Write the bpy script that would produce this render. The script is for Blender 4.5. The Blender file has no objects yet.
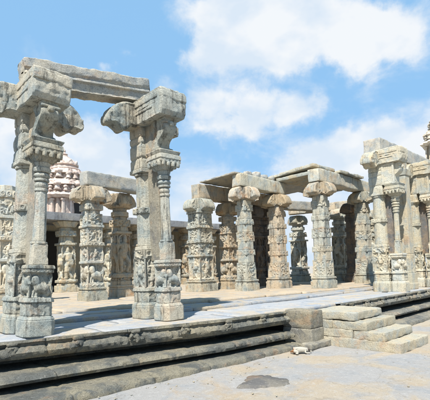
import bpy, math, random
import numpy as np
from mathutils import Matrix, Vector
R = math.radians
scn = bpy.context.scene
COL = scn.collection
random.seed(7)

# ------------------------------------------------------------------ camera
F, CX, CY, EZ = 400., 215., 246., 1.62
PITCH, ROLL, YAW = R(3.3), R(2.0), R(46.7)
v = np.array([math.cos(YAW)*math.cos(PITCH), math.sin(YAW)*math.cos(PITCH), math.sin(PITCH)])
r0 = np.array([math.sin(YAW), -math.cos(YAW), 0.]); u0 = np.cross(r0, v)
rr = r0*math.cos(ROLL)-u0*math.sin(ROLL); uu = u0*math.cos(ROLL)+r0*math.sin(ROLL)
cd = bpy.data.cameras.new('camera'); cam = bpy.data.objects.new('camera', cd); COL.objects.link(cam)
M = Matrix.Identity(4)
for i in range(3):
    M[i][0], M[i][1], M[i][2] = rr[i], uu[i], -v[i]
M[2][3] = EZ
cam.matrix_world = M
cd.sensor_width = 36; cd.lens = 36*F/430; cd.shift_y = (CY-200)/430; cd.clip_end = 5000; cd.clip_start = .05
scn.camera = cam

# ------------------------------------------------------------------ numpy noise
def _h(ix, iy, iz, s):
    n = (ix.astype(np.int64)*374761393 + iy.astype(np.int64)*668265263 + iz.astype(np.int64)*2147483647 + s*1274126177) & 0xffffffff
    n = ((n ^ (n >> 13))*1274126177) & 0xffffffff
    n = (n ^ (n >> 16)) & 0xffffffff
    n = (n*2246822519) & 0xffffffff
    return ((n ^ (n >> 15)) & 0xffff)/65535.*2-1
def vn(P, s=0):
    f = np.floor(P); t = P-f; t = t*t*(3-2*t); i = f.astype(np.int64)
    X, Y, Z = i[..., 0], i[..., 1], i[..., 2]; a, b, c = t[..., 0], t[..., 1], t[..., 2]
    def L(p, q, w): return p+(q-p)*w
    return L(L(L(_h(X, Y, Z, s), _h(X+1, Y, Z, s), a), L(_h(X, Y+1, Z, s), _h(X+1, Y+1, Z, s), a), b),
             L(L(_h(X, Y, Z+1, s), _h(X+1, Y, Z+1, s), a), L(_h(X, Y+1, Z+1, s), _h(X+1, Y+1, Z+1, s), a), b), c)
def fbm(P, o=4, s=0):
    r_, a = 0, 1.
    for k in range(o):
        r_ = r_+a*vn(P*(2.03**k)+17.3*k, s+k); a *= .5
    return r_
def ridge(P, o=2, s=0):
    return 1-2*np.abs(fbm(P, o, s))

# ------------------------------------------------------------------ mesh helpers
def mesh_np(name, V, Fc, mat, parent=None, sharp=32, loc=None, rot=0):
    me = bpy.data.meshes.new(name)
    me.from_pydata(np.asarray(V, float).tolist(), [], [list(map(int, f)) for f in Fc] if not isinstance(Fc, np.ndarray) else Fc.tolist())
    me.update()
    me.polygons.foreach_set('use_smooth', [True]*len(me.polygons))
    if sharp: me.set_sharp_from_angle(angle=R(sharp))
    me.materials.append(mat)
    o = bpy.data.objects.new(name, me); COL.objects.link(o)
    if parent is not None: o.parent = parent
    if loc is not None: o.location = loc
    o.rotation_euler[2] = rot
    return o
class MB:
    """collects several solids into one mesh"""
    def __init__(s): s.V = []; s.F = []; s.n = 0
    def add(s, V, Fc, M=None):
        V = np.asarray(V, float).reshape(-1, 3)
        if M is not None: V = V@np.array(M.to_3x3()).T+np.array(M.translation)
        s.V.append(V); s.F += [[int(i)+s.n for i in f] for f in Fc]; s.n += len(V)
    def build(s, name, mat, parent=None, **k): return mesh_np(name, np.concatenate(s.V), s.F, mat, parent, **k)
def tag(o, label=None, cat=None, group=None, kind=None):
    if label: o['label'] = label
    if cat: o['category'] = cat; o['kind'] = 'thing'
    if group: o['group'] = group
    if kind: o['kind'] = kind
    return o
def empty(name, loc, label, cat, group=None, rot=0):
    o = bpy.data.objects.new(name, None); COL.objects.link(o); o.location = loc; o.rotation_euler[2] = rot
    o.empty_display_size = .2
    return tag(o, label, cat, group)
def gridF(m, n, closed=True):
    i = np.arange(m-1)[:, None]; j = np.arange(n if closed else n-1)[None, :]; j2 = (j+1) % n
    return np.stack([i*n+j, i*n+j2, (i+1)*n+j2, (i+1)*n+j], -1).reshape(-1, 4).tolist()

# rough stone block: rounded box with chipped edges, displaced faces
def rbox(size, c=(0, 0, 0), res=.06, er=.02, chip=.03, amp=.008, seed=0, fn=None, maxn=60):
    h = np.array(size, float)/2; pts = []; fs = []; n0 = 0
    for ax in range(3):
        a, b = [k for k in range(3) if k != ax]
        na = int(min(maxn, max(2, math.ceil(2*h[a]/res)))); nb = int(min(maxn, max(2, math.ceil(2*h[b]/res))))
        def lin(hh, n):
            t = np.linspace(-1, 1, n+1); e = min(.9, max(0, 1-er*1.2/hh)); t2 = np.concatenate([[-1], np.linspace(-e, e, n-1), [1]]) if n > 3 else t
            return t2*hh
        A, B = np.meshgrid(lin(h[a], na), lin(h[b], nb), indexing='ij')
        for s in (-1, 1):
            P = np.zeros(A.shape+(3,)); P[..., a] = A; P[..., b] = B; P[..., ax] = s*h[ax]
            m, n = A.shape
            f = np.array(gridF(m, n, False))+n0
            flip = (s > 0) != (ax == 1)
            if not flip: f = f[:, ::-1]
            # orientation for a,b order
            pts.append(P.reshape(-1, 3)); fs.append(f); n0 += m*n
    P = np.concatenate(pts); Fc = np.concatenate(fs)
    key = np.round(P*1e4).astype(np.int64); _, idx, inv = np.unique(key, axis=0, return_index=True, return_inverse=True)
    P = P[idx]; Fc = inv.reshape(-1)[Fc]
    W = P+np.array(c)+seed*3.7
    rad = np.clip(er+chip*np.maximum(0, fbm(W*3.1, 3, seed)), .004, h.min()*.9)[:, None]
    q = np.clip(P, -(h-rad), h-rad); d = P-q; L = np.linalg.norm(d, axis=1, keepdims=True); L[L == 0] = 1
    nrm = d/L
    P2 = q+nrm*rad
    P2 = P2+nrm*(amp*(fbm(W*2.3, 3, seed+5)+.6*fbm(W*11, 2, seed+9)))[:, None]
    if fn is not None: P2 = fn(P2)
    return P2+np.array(c), Fc

# 2D profile extruded along an axis. profile (p,q) -> (across, z); extrude along the third
def ext(prof, w, axis='x', res=.05, amp=.006, seed=0, ch=.012, nw=None, c=(0, 0, 0), col=1, cam=None, sm=0):
    pr = np.array(prof, float); out = []
    for _ in range(sm):
        nx2 = np.roll(pr, -1, 0); pr = np.stack([pr*.75+nx2*.25, pr*.25+nx2*.75], 1).reshape(-1, 2)
    for i in range(len(pr)):
        a, b = pr[i], pr[(i+1) % len(pr)]; k = max(1, int(round(np.linalg.norm(b-a)/res)))
        for t in range(k): out.append(a+(b-a)*t/k)
    pr = np.array(out); n = len(pr); cen = pr.mean(0)
    nw = nw or max(2, int(w/res))
    ws = np.linspace(-w/2+ch, w/2-ch, nw+1)
    d = pr-cen; L = np.linalg.norm(d, axis=1, keepdims=True)+1e-6
    ins = pr-d/L*ch
    cen2 = np.array([.5*(pr[:, 0].min()+pr[:, 0].max()), .5*(pr[:, 1].min()+pr[:, 1].max())])
    def shrink(k):
        q = ins.copy(); q[:, col] = cen2[col]+(q[:, col]-cen2[col])*k; return q
    ks = [.0, .2, .4, .6, .8, .93]
    rows = [(shrink(k), -w/2) for k in ks]+[(ins, -w/2)]+[(pr, t) for t in ws]+[(ins, w/2)]+[(shrink(k), w/2) for k in ks[::-1]]
    P = np.zeros((len(rows), n, 3))
    for i, (q, t) in enumerate(rows):
        if axis == 'x': P[i, :, 0] = q[:, 0]; P[i, :, 1] = t      # profile in XZ, extruded along Y
        else: P[i, :, 1] = q[:, 0]; P[i, :, 0] = t                # profile in YZ, extruded along X
        P[i, :, 2] = q[:, 1]
    C = np.array(c, float)
    W = P+C+seed*2.9
    dd = np.zeros_like(P); dd[..., 0 if axis == 'x' else 1] = (d/L)[None, :, 0]; dd[..., 2] = (d/L)[None, :, 1]
    P = P+dd*(amp*(fbm(W*3, 3, seed)+.7*fbm(W*13, 2, seed+3)))[..., None]
    cam_ = amp if cam is None else cam; nk = len(ks); ea = 1 if axis == 'x' else 0
    hz = cam_*(.8*fbm(W*4, 2, seed+6)+1.3*(np.clip(ridge(W*9, 2, seed+7), 0, 1)-.4))
    P[:nk, :, ea] -= hz[:nk]; P[-nk:, :, ea] += hz[-nk:]
    P = P+(amp*.35*fbm(W*30, 2, seed+12))[..., None]*dd
    Fc = gridF(len(rows), n, True)
    return (P+C).reshape(-1, 3), Fc

# ------------------------------------------------------------------ carved shafts
KN = {'sq': 4, 'oct': 8, 'hex': 16}
def rad(kind, th, hw):
    c, s = np.abs(np.cos(th)), np.abs(np.sin(th))
    if kind == 'sq': return hw/np.maximum(c, s)
    if kind == 'ch': return hw/np.maximum(np.maximum(c, s), (c+s)/1.68)
    if kind == 'cr':
        def box(a, b): return np.minimum(a/np.maximum(c, 1e-6), b/np.maximum(s, 1e-6))
        return np.maximum(np.maximum(box(hw, hw*.66), box(hw*.66, hw)), box(hw*.86, hw*.86))
    if kind == 'rnd': return hw+0*th
    n = KN[kind]; k = (th+math.pi/n) % (2*math.pi/n)-math.pi/n
    return hw/np.cos(k)
def cap2(U, Z, a, b, r_):
    ax, az = a; bx, bz = b; dx, dz = bx-ax, bz-az
    t = np.clip(((U-ax)*dx+(Z-az)*dz)/(dx*dx+dz*dz+1e-9), 0, 1)
    d = np.hypot(U-ax-t*dx, Z-az-t*dz)/r_
    return np.sqrt(np.clip(1-d*d, 0, 1))*r_
def figure(U, Z, rnd):
    """height field of a standing temple figure in a unit-high box, |u|<.35"""
    s = rnd.choice((-1, 1)); h = 0*U; sw = .035*s
    C = [((sw, .90), (sw, .84), .062), ((sw, .98), (sw, .9), .05), ((0, .72), (0, .60), .105), ((-.1, .74), (.1, .74), .05), ((-sw, .55), (-sw, .48), .11),
         ((-sw-.06, .48), (-.08, .24), .062), ((-.08, .24), (-.07, .05), .045), ((-sw+.06, .48), (.1*s+.06, .26), .062), ((.1*s+.06, .26), (.09, .05), .045),
         ((-.07, .03), (-.14, .02), .03), ((.09, .03), (.16, .02), .03),
         ((.13, .74), (.2, .58), .04), ((.2, .58), (.12+.1*rnd.random(), .5+.25*rnd.random()), .034),
         ((-.13, .74), (-.2, .58), .04), ((-.2, .58), (-.12-.1*rnd.random(), .45+.35*rnd.random()), .034)]
    for a, b, q in C: h = np.maximum(h, cap2(U, Z, a, b, q))
    halo = np.hypot(U-sw, (Z-.86)*1.0); h = np.maximum(h, .03*((halo > .15) & (halo < .2)))
    return h*.9
def beast(U, Z, rnd, s=1):
    """height field of a seated lion-like beast, U in -.5..+.5, Z 0..1"""
    C = [((-.18*s, .36), (.12*s, .42), .22), ((-.26*s, .28), (-.3*s, .22), .17), ((.22*s, .62), (.26*s, .7), .2), ((.36*s, .6), (.42*s, .58), .1),
         ((.15*s, .35), (.2*s, .06), .08), ((.28*s, .35), (.36*s, .06), .07), ((-.3*s, .12), (-.12*s, .06), .08), ((-.42*s, .3), (-.44*s, .62), .045), ((-.44*s, .62), (-.34*s, .78), .04),
         ((.16*s, .86), (.2*s, .78), .06)]
    h = 0*U
    for a, b, q in C: h = np.maximum(h, cap2(U, Z, a, b, q))
    return h*.8
def ss(x, a, b):
    t = np.clip((x-a)/(b-a), 0, 1); return t*t*(3-2*t)
def relief(typ, un, zn, z, hw, W, rnd, face, seed, depth):
    """un -1..1 across the face, zn 0..1 up the segment"""
    edge = np.clip((.92-np.abs(un))/.12, 0, 1)*np.clip(np.minimum(zn, 1-zn)/.06, 0, 1)
    if typ == 'plain': return 0*un
    if typ == 'carve':
        q = ridge(W*np.array([10, 10, 9]), 2, seed+face)
        return edge*depth*.6*(ss(q, .34, .5)+.35*ss(q, .7, .8)-.55)
    if typ == 'panel':
        ins = np.maximum(np.abs(un)/.78, np.abs(zn-.5)*2/.86)
        fr = np.clip((1-ins)/.06, 0, 1)
        q = ridge(W*11, 2, seed+face)
        return ss(fr, .2, .8)*depth*(-.5+.42*ss(q, .34, .5)+.2*ss(q, .7, .8))
    if typ == 'figure':
        H = z.max()-z.min(); f = figure(un*hw/H, zn*1.06-.02, rnd)*H
        frame = np.clip((np.abs(un)-.84)/.05, 0, 1)
        return (np.minimum(f*1.4, depth*1.9)-depth*.8)*(1-frame)*np.clip(np.minimum(zn, 1-zn)/.03, 0, 1)+edge*depth*.3*(ss(ridge(W*13, 2, seed), .3, .5)-.5)*(f < .02)
    if typ == 'beast':
        H = z.max()-z.min(); f = beast(un*.55, zn, rnd, -1 if face % 2 else 1)*.55
        return f*depth*22-depth*1.0*edge+edge*depth*.25*(ss(ridge(W*16, 2, seed), .3, .5)-.5)*(f < .02)
    if typ == 'lotus':
        k = 4; q = np.abs(((un+1)*k/2) % 1-.5)*2
        return depth*.6*(np.clip(1-np.abs(zn-.35-(1-q)*.35)/.22, 0, 1))*edge
    if typ == 'rosette':
        k = max(2, 3); uc = (((un+1)*k/2) % 1-.5)*2; q = np.hypot(uc, (zn-.5)*2)
        return depth*.6*(np.clip(1-np.abs(q-.6)/.25, 0, 1)+np.clip(1-q/.25, 0, 1))*edge
    if typ == 'dent':
        return depth*.7*(np.sign(np.sin(un*18)))*edge*.5
    if typ == 'rings':
        return depth*.9*np.cos(zn*2*math.pi*3)
    if typ == 'groove':
        return -depth*.8*(np.exp(-((zn-.25)/.03)**2)+np.exp(-((zn-.6)/.03)**2)+np.exp(-((zn-.78)/.02)**2))
    if typ == 'flute':
        return 0*un
    return 0*un
def shaft(segs, N=96, dz=.03, seed=0, amp=.006, wear=.012, flip=0):
    """segs: (z0, z1, kind, hw0, hw1, relief, depth)"""
    rnd = random.Random(seed); th = np.arange(N)*2*math.pi/N+math.pi/N*0
    rows = []
    face = np.round(th/(math.pi/2)).astype(int) % 4; fa = face*math.pi/2
    nx, ny = np.cos(fa), np.sin(fa)
    for (z0, z1, kind, h0, h1, typ, dep) in segs:
        n = max(2, int(round((z1-z0)/dz))); zz = np.linspace(z0, z1, n+1)
        e = min(.012, (z1-z0)*.2); zz[0] = z0; zn = (zz-z0)/(z1-z0)
        zfull = np.concatenate([[z0], [z0+e], zz[1:-1], [z1-e], [z1]]) if n > 2 else np.array([z0, z0+e, z1-e, z1])
        zn = (zfull-z0)/(z1-z0)
        hw = h0+(h1-h0)*zn
        if typ == 'pot': hw = h0+(h1-h0)*np.sin(zn*math.pi)
        hw = hw.copy(); hw[0] -= e*.8; hw[-1] -= e*.8
        T, Hh = np.meshgrid(th, hw); r_ = rad(kind, T, Hh)
        Z = np.repeat(zfull[:, None], N, 1)
        P = np.stack([r_*np.cos(T), r_*np.sin(T), Z], -1)
        un = (r_*np.sin(T-fa[None]))/Hh; W = P+seed*5.3
        if typ not in ('plain', 'pot'):
            hs = np.zeros_like(Z); ZN = np.repeat(zn[:, None], N, 1)
            for f in range(4):
                mk = face == f
                hs[:, mk] = relief(typ, un[:, mk], ZN[:, mk], Z[:, mk], h0, W[:, mk], rnd, f, seed, dep)
            if kind in ('oct', 'hex', 'rnd') and typ == 'rings':
                P[..., 0] += hs*np.cos(T); P[..., 1] += hs*np.sin(T)
            else:
                P[..., 0] += hs*nx[None]; P[..., 1] += hs*ny[None]
        rows.append(P)
    P = np.concatenate(rows, 0); m = len(P)
    W = P+seed*5.3
    cen = np.stack([np.cos(th), np.sin(th)], -1)[None]
    corner = np.clip((np.abs(np.cos(2*th))*-1+.35)/.35, 0, 1)[None]
    d = amp*(fbm(W*3.2, 3, seed)+.8*fbm(W*14, 2, seed+2))-wear*corner*np.clip(fbm(W*4.5, 3, seed+8), 0, 1)*3
    P[..., 0] += d*cen[..., 0]; P[..., 1] += d*cen[..., 1]
    Fc = gridF(m, N, True); Fc.append([(m-1)*N+k for k in range(N)]); Fc.append(list(range(N))[::-1])
    return P.reshape(-1, 3), Fc

# ------------------------------------------------------------------ materials
def nt(name):
    m = bpy.data.materials.new(name); m.use_nodes = True; n = m.node_tree; n.nodes.clear(); return m, n
def stone(name, cols, rough=.9, bump=.5, bs=28, stain=(.5, .27, .12), st=.5, dark=(.06, .055, .045), dk=.5, scale=1., speck=.25, vstreak=True):
    m, n = nt(name); N = n.nodes.new; L = n.links.new
    out = N('ShaderNodeOutputMaterial'); b = N('ShaderNodeBsdfPrincipled'); L(b.outputs[0], out.inputs[0]); b.inputs['Roughness'].default_value = rough
    b.inputs['Specular IOR Level'].default_value = .25
    g = N('ShaderNodeNewGeometry')
    def noise(s, det=5, ro=.6, vec=None, dist=0):
        q = N('ShaderNodeTexNoise'); q.inputs['Scale'].default_value = s*scale; q.inputs['Detail'].default_value = det; q.inputs['Roughness'].default_value = ro; q.inputs['Distortion'].default_value = dist
        L(vec or g.outputs['Position'], q.inputs['Vector']); return q.outputs['Fac']
    def ramp(x, a, c):
        q = N('ShaderNodeMapRange'); q.inputs['From Min'].default_value = a; q.inputs['From Max'].default_value = c; q.interpolation_type = 'SMOOTHSTEP'; L(x, q.inputs['Value']); return q.outputs[0]
    def mix(a, c, f, t='MIX'):
        q = N('ShaderNodeMix'); q.data_type = 'RGBA'; q.blend_type = t
        for s_, k in ((a, 6), (c, 7)):
            if isinstance(s_, tuple): q.inputs[k].default_value = s_+(1,)
            else: L(s_, q.inputs[k])
        if isinstance(f, float): q.inputs[0].default_value = f
        else: L(f, q.inputs[0])
        return q.outputs[2]
    def mul(x, k):
        q = N('ShaderNodeMath'); q.operation = 'MULTIPLY'; L(x, q.inputs[0]); q.inputs[1].default_value = k; return q.outputs[0]
    c = mix(cols[0], cols[1], ramp(noise(.9, 4), .4, .6))
    c = mix(c, cols[2], ramp(noise(2.7, 6, .65, dist=.4), .46, .62))
    c = mix(c, stain, mul(ramp(noise(1.6, 5, .7, dist=.8), .54, .7), st))
    if vstreak:
        mp = N('ShaderNodeMapping'); mp.inputs['Scale'].default_value = (1, 1, .16); L(g.outputs['Position'], mp.inputs[0])
        c = mix(c, dark, mul(ramp(noise(6.5, 6, .75, mp.outputs[0]), .5, .68), dk))
    else:
        c = mix(c, dark, mul(ramp(noise(4.5, 6, .75), .56, .74), dk))
    c = mix(c, dark, mul(ramp(noise(13, 6, .85), .53, .72), speck*1.9))
    c = mix(c, dark, mul(ramp(noise(46, 4, .85), .5, .7), speck*2.0))
    c = mix(c, (.72, .70, .66), mul(ramp(noise(17, 5, .8), .55, .75), .35))
    oi = N('ShaderNodeObjectInfo'); hs_ = N('ShaderNodeHueSaturation'); L(c, hs_.inputs['Color'])
    vr = N('ShaderNodeMapRange'); vr.inputs['To Min'].default_value = .88; vr.inputs['To Max'].default_value = 1.14; L(oi.outputs['Random'], vr.inputs[0]); L(vr.outputs[0], hs_.inputs['Value'])
    sr = N('ShaderNodeMapRange'); sr.inputs['To Min'].default_value = 1.08; sr.inputs['To Max'].default_value = .85; L(oi.outputs['Random'], sr.inputs[0]); L(sr.outputs[0], hs_.inputs['Saturation']); c = hs_.outputs[0]
    L(c, b.inputs['Base Color'])
    bp = N('ShaderNodeBump'); bp.inputs['Strength'].default_value = bump; bp.inputs['Distance'].default_value = .03
    ad = N('ShaderNodeMath'); ad.operation = 'ADD'; L(noise(bs, 6, .7), ad.inputs[0]); L(mul(noise(bs*3.5, 3, .7), .5), ad.inputs[1])
    L(ad.outputs[0], bp.inputs['Height']); L(bp.outputs[0], b.inputs['Normal'])
    return m
GREY, WARM, COOL = (.46, .46, .39), (.52, .43, .29), (.33, .365, .345)
M_PIL = stone('weathered granite', (GREY, (.52, .46, .34), COOL), st=.5, bump=1., dk=.78, speck=.32)
M_GATE = stone('lichen grey gateway granite', ((.43, .44, .385), (.50, .455, .35), (.31, .35, .335)), st=.35, bump=1., dk=.85, speck=.33)
M_WARM = stone('warm granite', ((.50, .40, .27), (.47, .39, .275), (.37, .365, .315)), st=.7, dk=.75, bump=1., speck=.3)
M_PALE = stone('pale granite', ((.52, .49, .385), (.56, .48, .34), (.43, .445, .40)), st=.4, dk=.5, bump=.8)
M_BEAM = stone('grey lintel granite', ((.37, .37, .34), (.44, .40, .32), (.28, .295, .29)), st=.3, dk=.5, vstreak=False, speck=.4)
M_DARK = stone('shade-dark granite', ((.15, .13, .11), (.22, .17, .12), (.12, .12, .12)), st=.4, dk=.6)  # shade under the roof and in pillar gaps put into the stone colour
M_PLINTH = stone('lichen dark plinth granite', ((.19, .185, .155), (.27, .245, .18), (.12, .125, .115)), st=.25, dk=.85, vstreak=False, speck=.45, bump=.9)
M_STEP = stone('step stone', ((.47, .43, .33), (.51, .44, .31), (.40, .405, .36)), st=.45, dk=.6, vstreak=False, speck=.28, bump=.9)
M_BROWN = stone('brown block stone', ((.24, .225, .18), (.30, .27, .20), (.18, .175, .155)), st=.3, dk=.6, vstreak=False, speck=.5)
M_FLOOR = stone('terrace paving', ((.31, .315, .32), (.36, .31, .24), (.255, .28, .31)), st=.2, stain=(.55, .38, .22), dk=.4, vstreak=False, bump=.35, speck=.2)
M_TANF = stone('sandy terrace paving', ((.36, .285, .195), (.39, .32, .23), (.30, .275, .235)), st=.3, stain=(.55, .36, .2), dk=.3, vstreak=False, bump=.35, speck=.2)
M_TOWER = stone('pink lime stucco', ((.54, .44, .385), (.60, .51, .44), (.50, .39, .34)), st=.1, dk=.35, speck=.2, bump=.5, bs=8, scale=.6)
M_HALL = stone('grey hall stone', ((.27, .28, .29), (.34, .33, .31), (.2, .21, .225)), st=.1, dk=.4)
M_CREAM = stone('cream tower stucco', ((.54, .47, .36), (.60, .53, .42), (.46, .40, .31)), st=.15, dk=.4, bs=8, scale=.6)
def plain(name, col, rough=.8):
    m, n = nt(name); out = n.nodes.new('ShaderNodeOutputMaterial'); b = n.nodes.new('ShaderNodeBsdfPrincipled'); n.links.new(b.outputs[0], out.inputs[0])
    no = n.nodes.new('ShaderNodeTexNoise'); no.inputs['Scale'].default_value = 9; g = n.nodes.new('ShaderNodeNewGeometry'); n.links.new(g.outputs['Position'], no.inputs[0])
    mx = n.nodes.new('ShaderNodeMix'); mx.data_type = 'RGBA'; mx.inputs[6].default_value = tuple(c*.75 for c in col)+(1,); mx.inputs[7].default_value = tuple(min(1, c*1.2) for c in col)+(1,)
    n.links.new(no.outputs[0], mx.inputs[0]); n.links.new(mx.outputs[2], b.inputs['Base Color']); b.inputs['Roughness'].default_value = rough
    return m
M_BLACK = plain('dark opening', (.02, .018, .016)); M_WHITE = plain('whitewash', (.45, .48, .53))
M_LEAF = plain('leaf', (.06, .10, .035), .6); M_BARK = plain('bark', (.12, .09, .06))
M_DOGW = plain('white fur', (.75, .72, .66)); M_DOGB = plain('brown fur', (.25, .11, .04)); M_DOGK = plain('black fur', (.03, .025, .02))

def ground_mat():
    m, n = nt('sandy rock ground'); N = n.nodes.new; L = n.links.new
    out = N('ShaderNodeOutputMaterial'); b = N('ShaderNodeBsdfPrincipled'); L(b.outputs[0], out.inputs[0]); b.inputs['Roughness'].default_value = .92; b.inputs['Specular IOR Level'].default_value = .2
    g = N('ShaderNodeNewGeometry')
    def noise(s, det=6, ro=.6, dist=0., off=0):
        q = N('ShaderNodeTexNoise'); q.inputs['Scale'].default_value = s; q.inputs['Detail'].default_value = det; q.inputs['Roughness'].default_value = ro; q.inputs['Distortion'].default_value = dist
        if off:
            a = N('ShaderNodeVectorMath'); a.inputs[1].default_value = (off, off, 0); L(g.outputs['Position'], a.inputs[0]); L(a.outputs[0], q.inputs[0])
        else: L(g.outputs['Position'], q.inputs[0])
        return q.outputs['Fac']
    def ramp(x, a, c):
        q = N('ShaderNodeMapRange'); q.inputs['From Min'].default_value = a; q.inputs['From Max'].default_value = c; q.interpolation_type = 'SMOOTHSTEP'; L(x, q.inputs['Value']); return q.outputs[0]
    def mix(a, c, f):
        q = N('ShaderNodeMix'); q.data_type = 'RGBA'
        for s_, k in ((a, 6), (c, 7)):
            if isinstance(s_, tuple): q.inputs[k].default_value = s_+(1,)
            else: L(s_, q.inputs[k])
        L(f, q.inputs[0]); return q.outputs[2]
    def mul(x, k):
        q = N('ShaderNodeMath'); q.operation = 'MULTIPLY'; L(x, q.inputs[0]); q.inputs[1].default_value = k; return q.outputs[0]
    c = mix((.31, .30, .285), (.365, .31, .235), ramp(noise(.75, 5, .6, .5), .44, .58))
    c = mix(c, (.255, .265, .27), mul(ramp(noise(1.5, 6, .65, .6, 5), .48, .64), .7))
    c = mix(c, (.36, .28, .19), mul(ramp(noise(1.1, 6, .7, 1., 11), .50, .70), .7))
    c = mix(c, (.13, .10, .07), mul(ramp(noise(7, 6, .75, .3), .58, .76), .6))
    c = mix(c, (.42, .41, .39), mul(ramp(noise(11, 8, .85), .50, .66), .6))
    c = mix(c, (.12, .09, .07), mul(ramp(noise(60, 4, .85), .52, .70), .6))
    vo = N('ShaderNodeTexVoronoi'); vo.feature = 'DISTANCE_TO_EDGE'; vo.inputs['Scale'].default_value = .55
    wv = N('ShaderNodeTexNoise'); wv.inputs['Scale'].default_value = 2.2; wv.inputs['Detail'].default_value = 8; L(g.outputs['Position'], wv.inputs[0])
    wa = N('ShaderNodeVectorMath'); wa.operation = 'MULTIPLY_ADD'; wa.inputs[1].default_value = (1.1, 1.1, 0); L(wv.outputs['Color'], wa.inputs[0]); L(g.outputs['Position'], wa.inputs[2]); L(wa.outputs[0], vo.inputs[0])
    c = mix(c, (.09, .075, .055), mul(ramp(vo.outputs['Distance'], .007, .001), .22))
    L(c, b.inputs['Base Color'])
    bp = N('ShaderNodeBump'); bp.inputs['Strength'].default_value = .6; bp.inputs['Distance'].default_value = .05
    L(noise(9, 12, .8), bp.inputs['Height']); L(bp.outputs[0], b.inputs['Normal'])
    return m
M_GROUND = ground_mat()

# ------------------------------------------------------------------ ground, terrace
def ground():
    xs = np.concatenate([-np.geomspace(1500, 6, 24), np.linspace(-5, 12, 200), np.geomspace(13, 1500, 30)])
    X, Y = np.meshgrid(xs, xs, indexing='ij'); P = np.stack([X, Y, 0*X], -1)
    near = np.clip(1-(np.hypot(X-4, Y-3)-8)/6, 0, 1)
    P[..., 2] = -.025+near*(.02*fbm(P*.7, 3, 3)+.007*fbm(P*4, 3, 4)+.003*fbm(P*15, 2, 6))
    return tag(mesh_np('ground', P.reshape(-1, 3), np.array(gridF(len(xs), len(xs), False)), M_GROUND, sharp=0), kind='structure')
ground()
# a worn darker patch of bare rock, slightly raised
def patch():
    n = 60; V = [(0, 0, .045)]; 
    for ring, (k, z) in enumerate(((.5, .034), (.85, .03), (1.0, -.03))):
        for i in range(n):
            a = 2*math.pi*i/n; q = 1+.35*float(vn(np.array([math.cos(a)*1.7+3, math.sin(a)*1.7, 0.]), 5))+.14*float(vn(np.array([math.cos(a)*7, math.sin(a)*7, 1.]), 6))
            V.append((math.cos(a)*.36*k*q, math.sin(a)*.33*k*q, z))
    Fc = [[0, 1+i, 1+(i+1) % n] for i in range(n)]
    for r_ in range(2): Fc += [[1+r_*n+i, 1+(r_+1)*n+i, 1+(r_+1)*n+(i+1) % n, 1+r_*n+(i+1) % n] for i in range(n)]
    o = mesh_np('ground_patch', V, Fc, M_PATCH, sharp=0, loc=(4.45, 3.80, -.028), rot=R(-52)); tag(o, kind='structure')
M_PATCH = stone('brown cement patch', ((.15, .14, .12), (.185, .17, .145), (.12, .115, .11)), st=.2, dk=.4, vstreak=False, bump=.5)
patch()

def lip(x): return float(np.interp(x, [-4, 2.2, 5.0, 7.2, 9, 30], [7.7, 6.08, 5.33, 5.08, 4.95, 4.85]))
def gnd(x): return float(np.interp(x, [-4, 2.2, 5.0, 7.2, 8.6, 9.5, 14, 30], [5.6, 5.1, 4.84, 4.7, 4.3, 4.2, 4.25, 4.3]))
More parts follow.
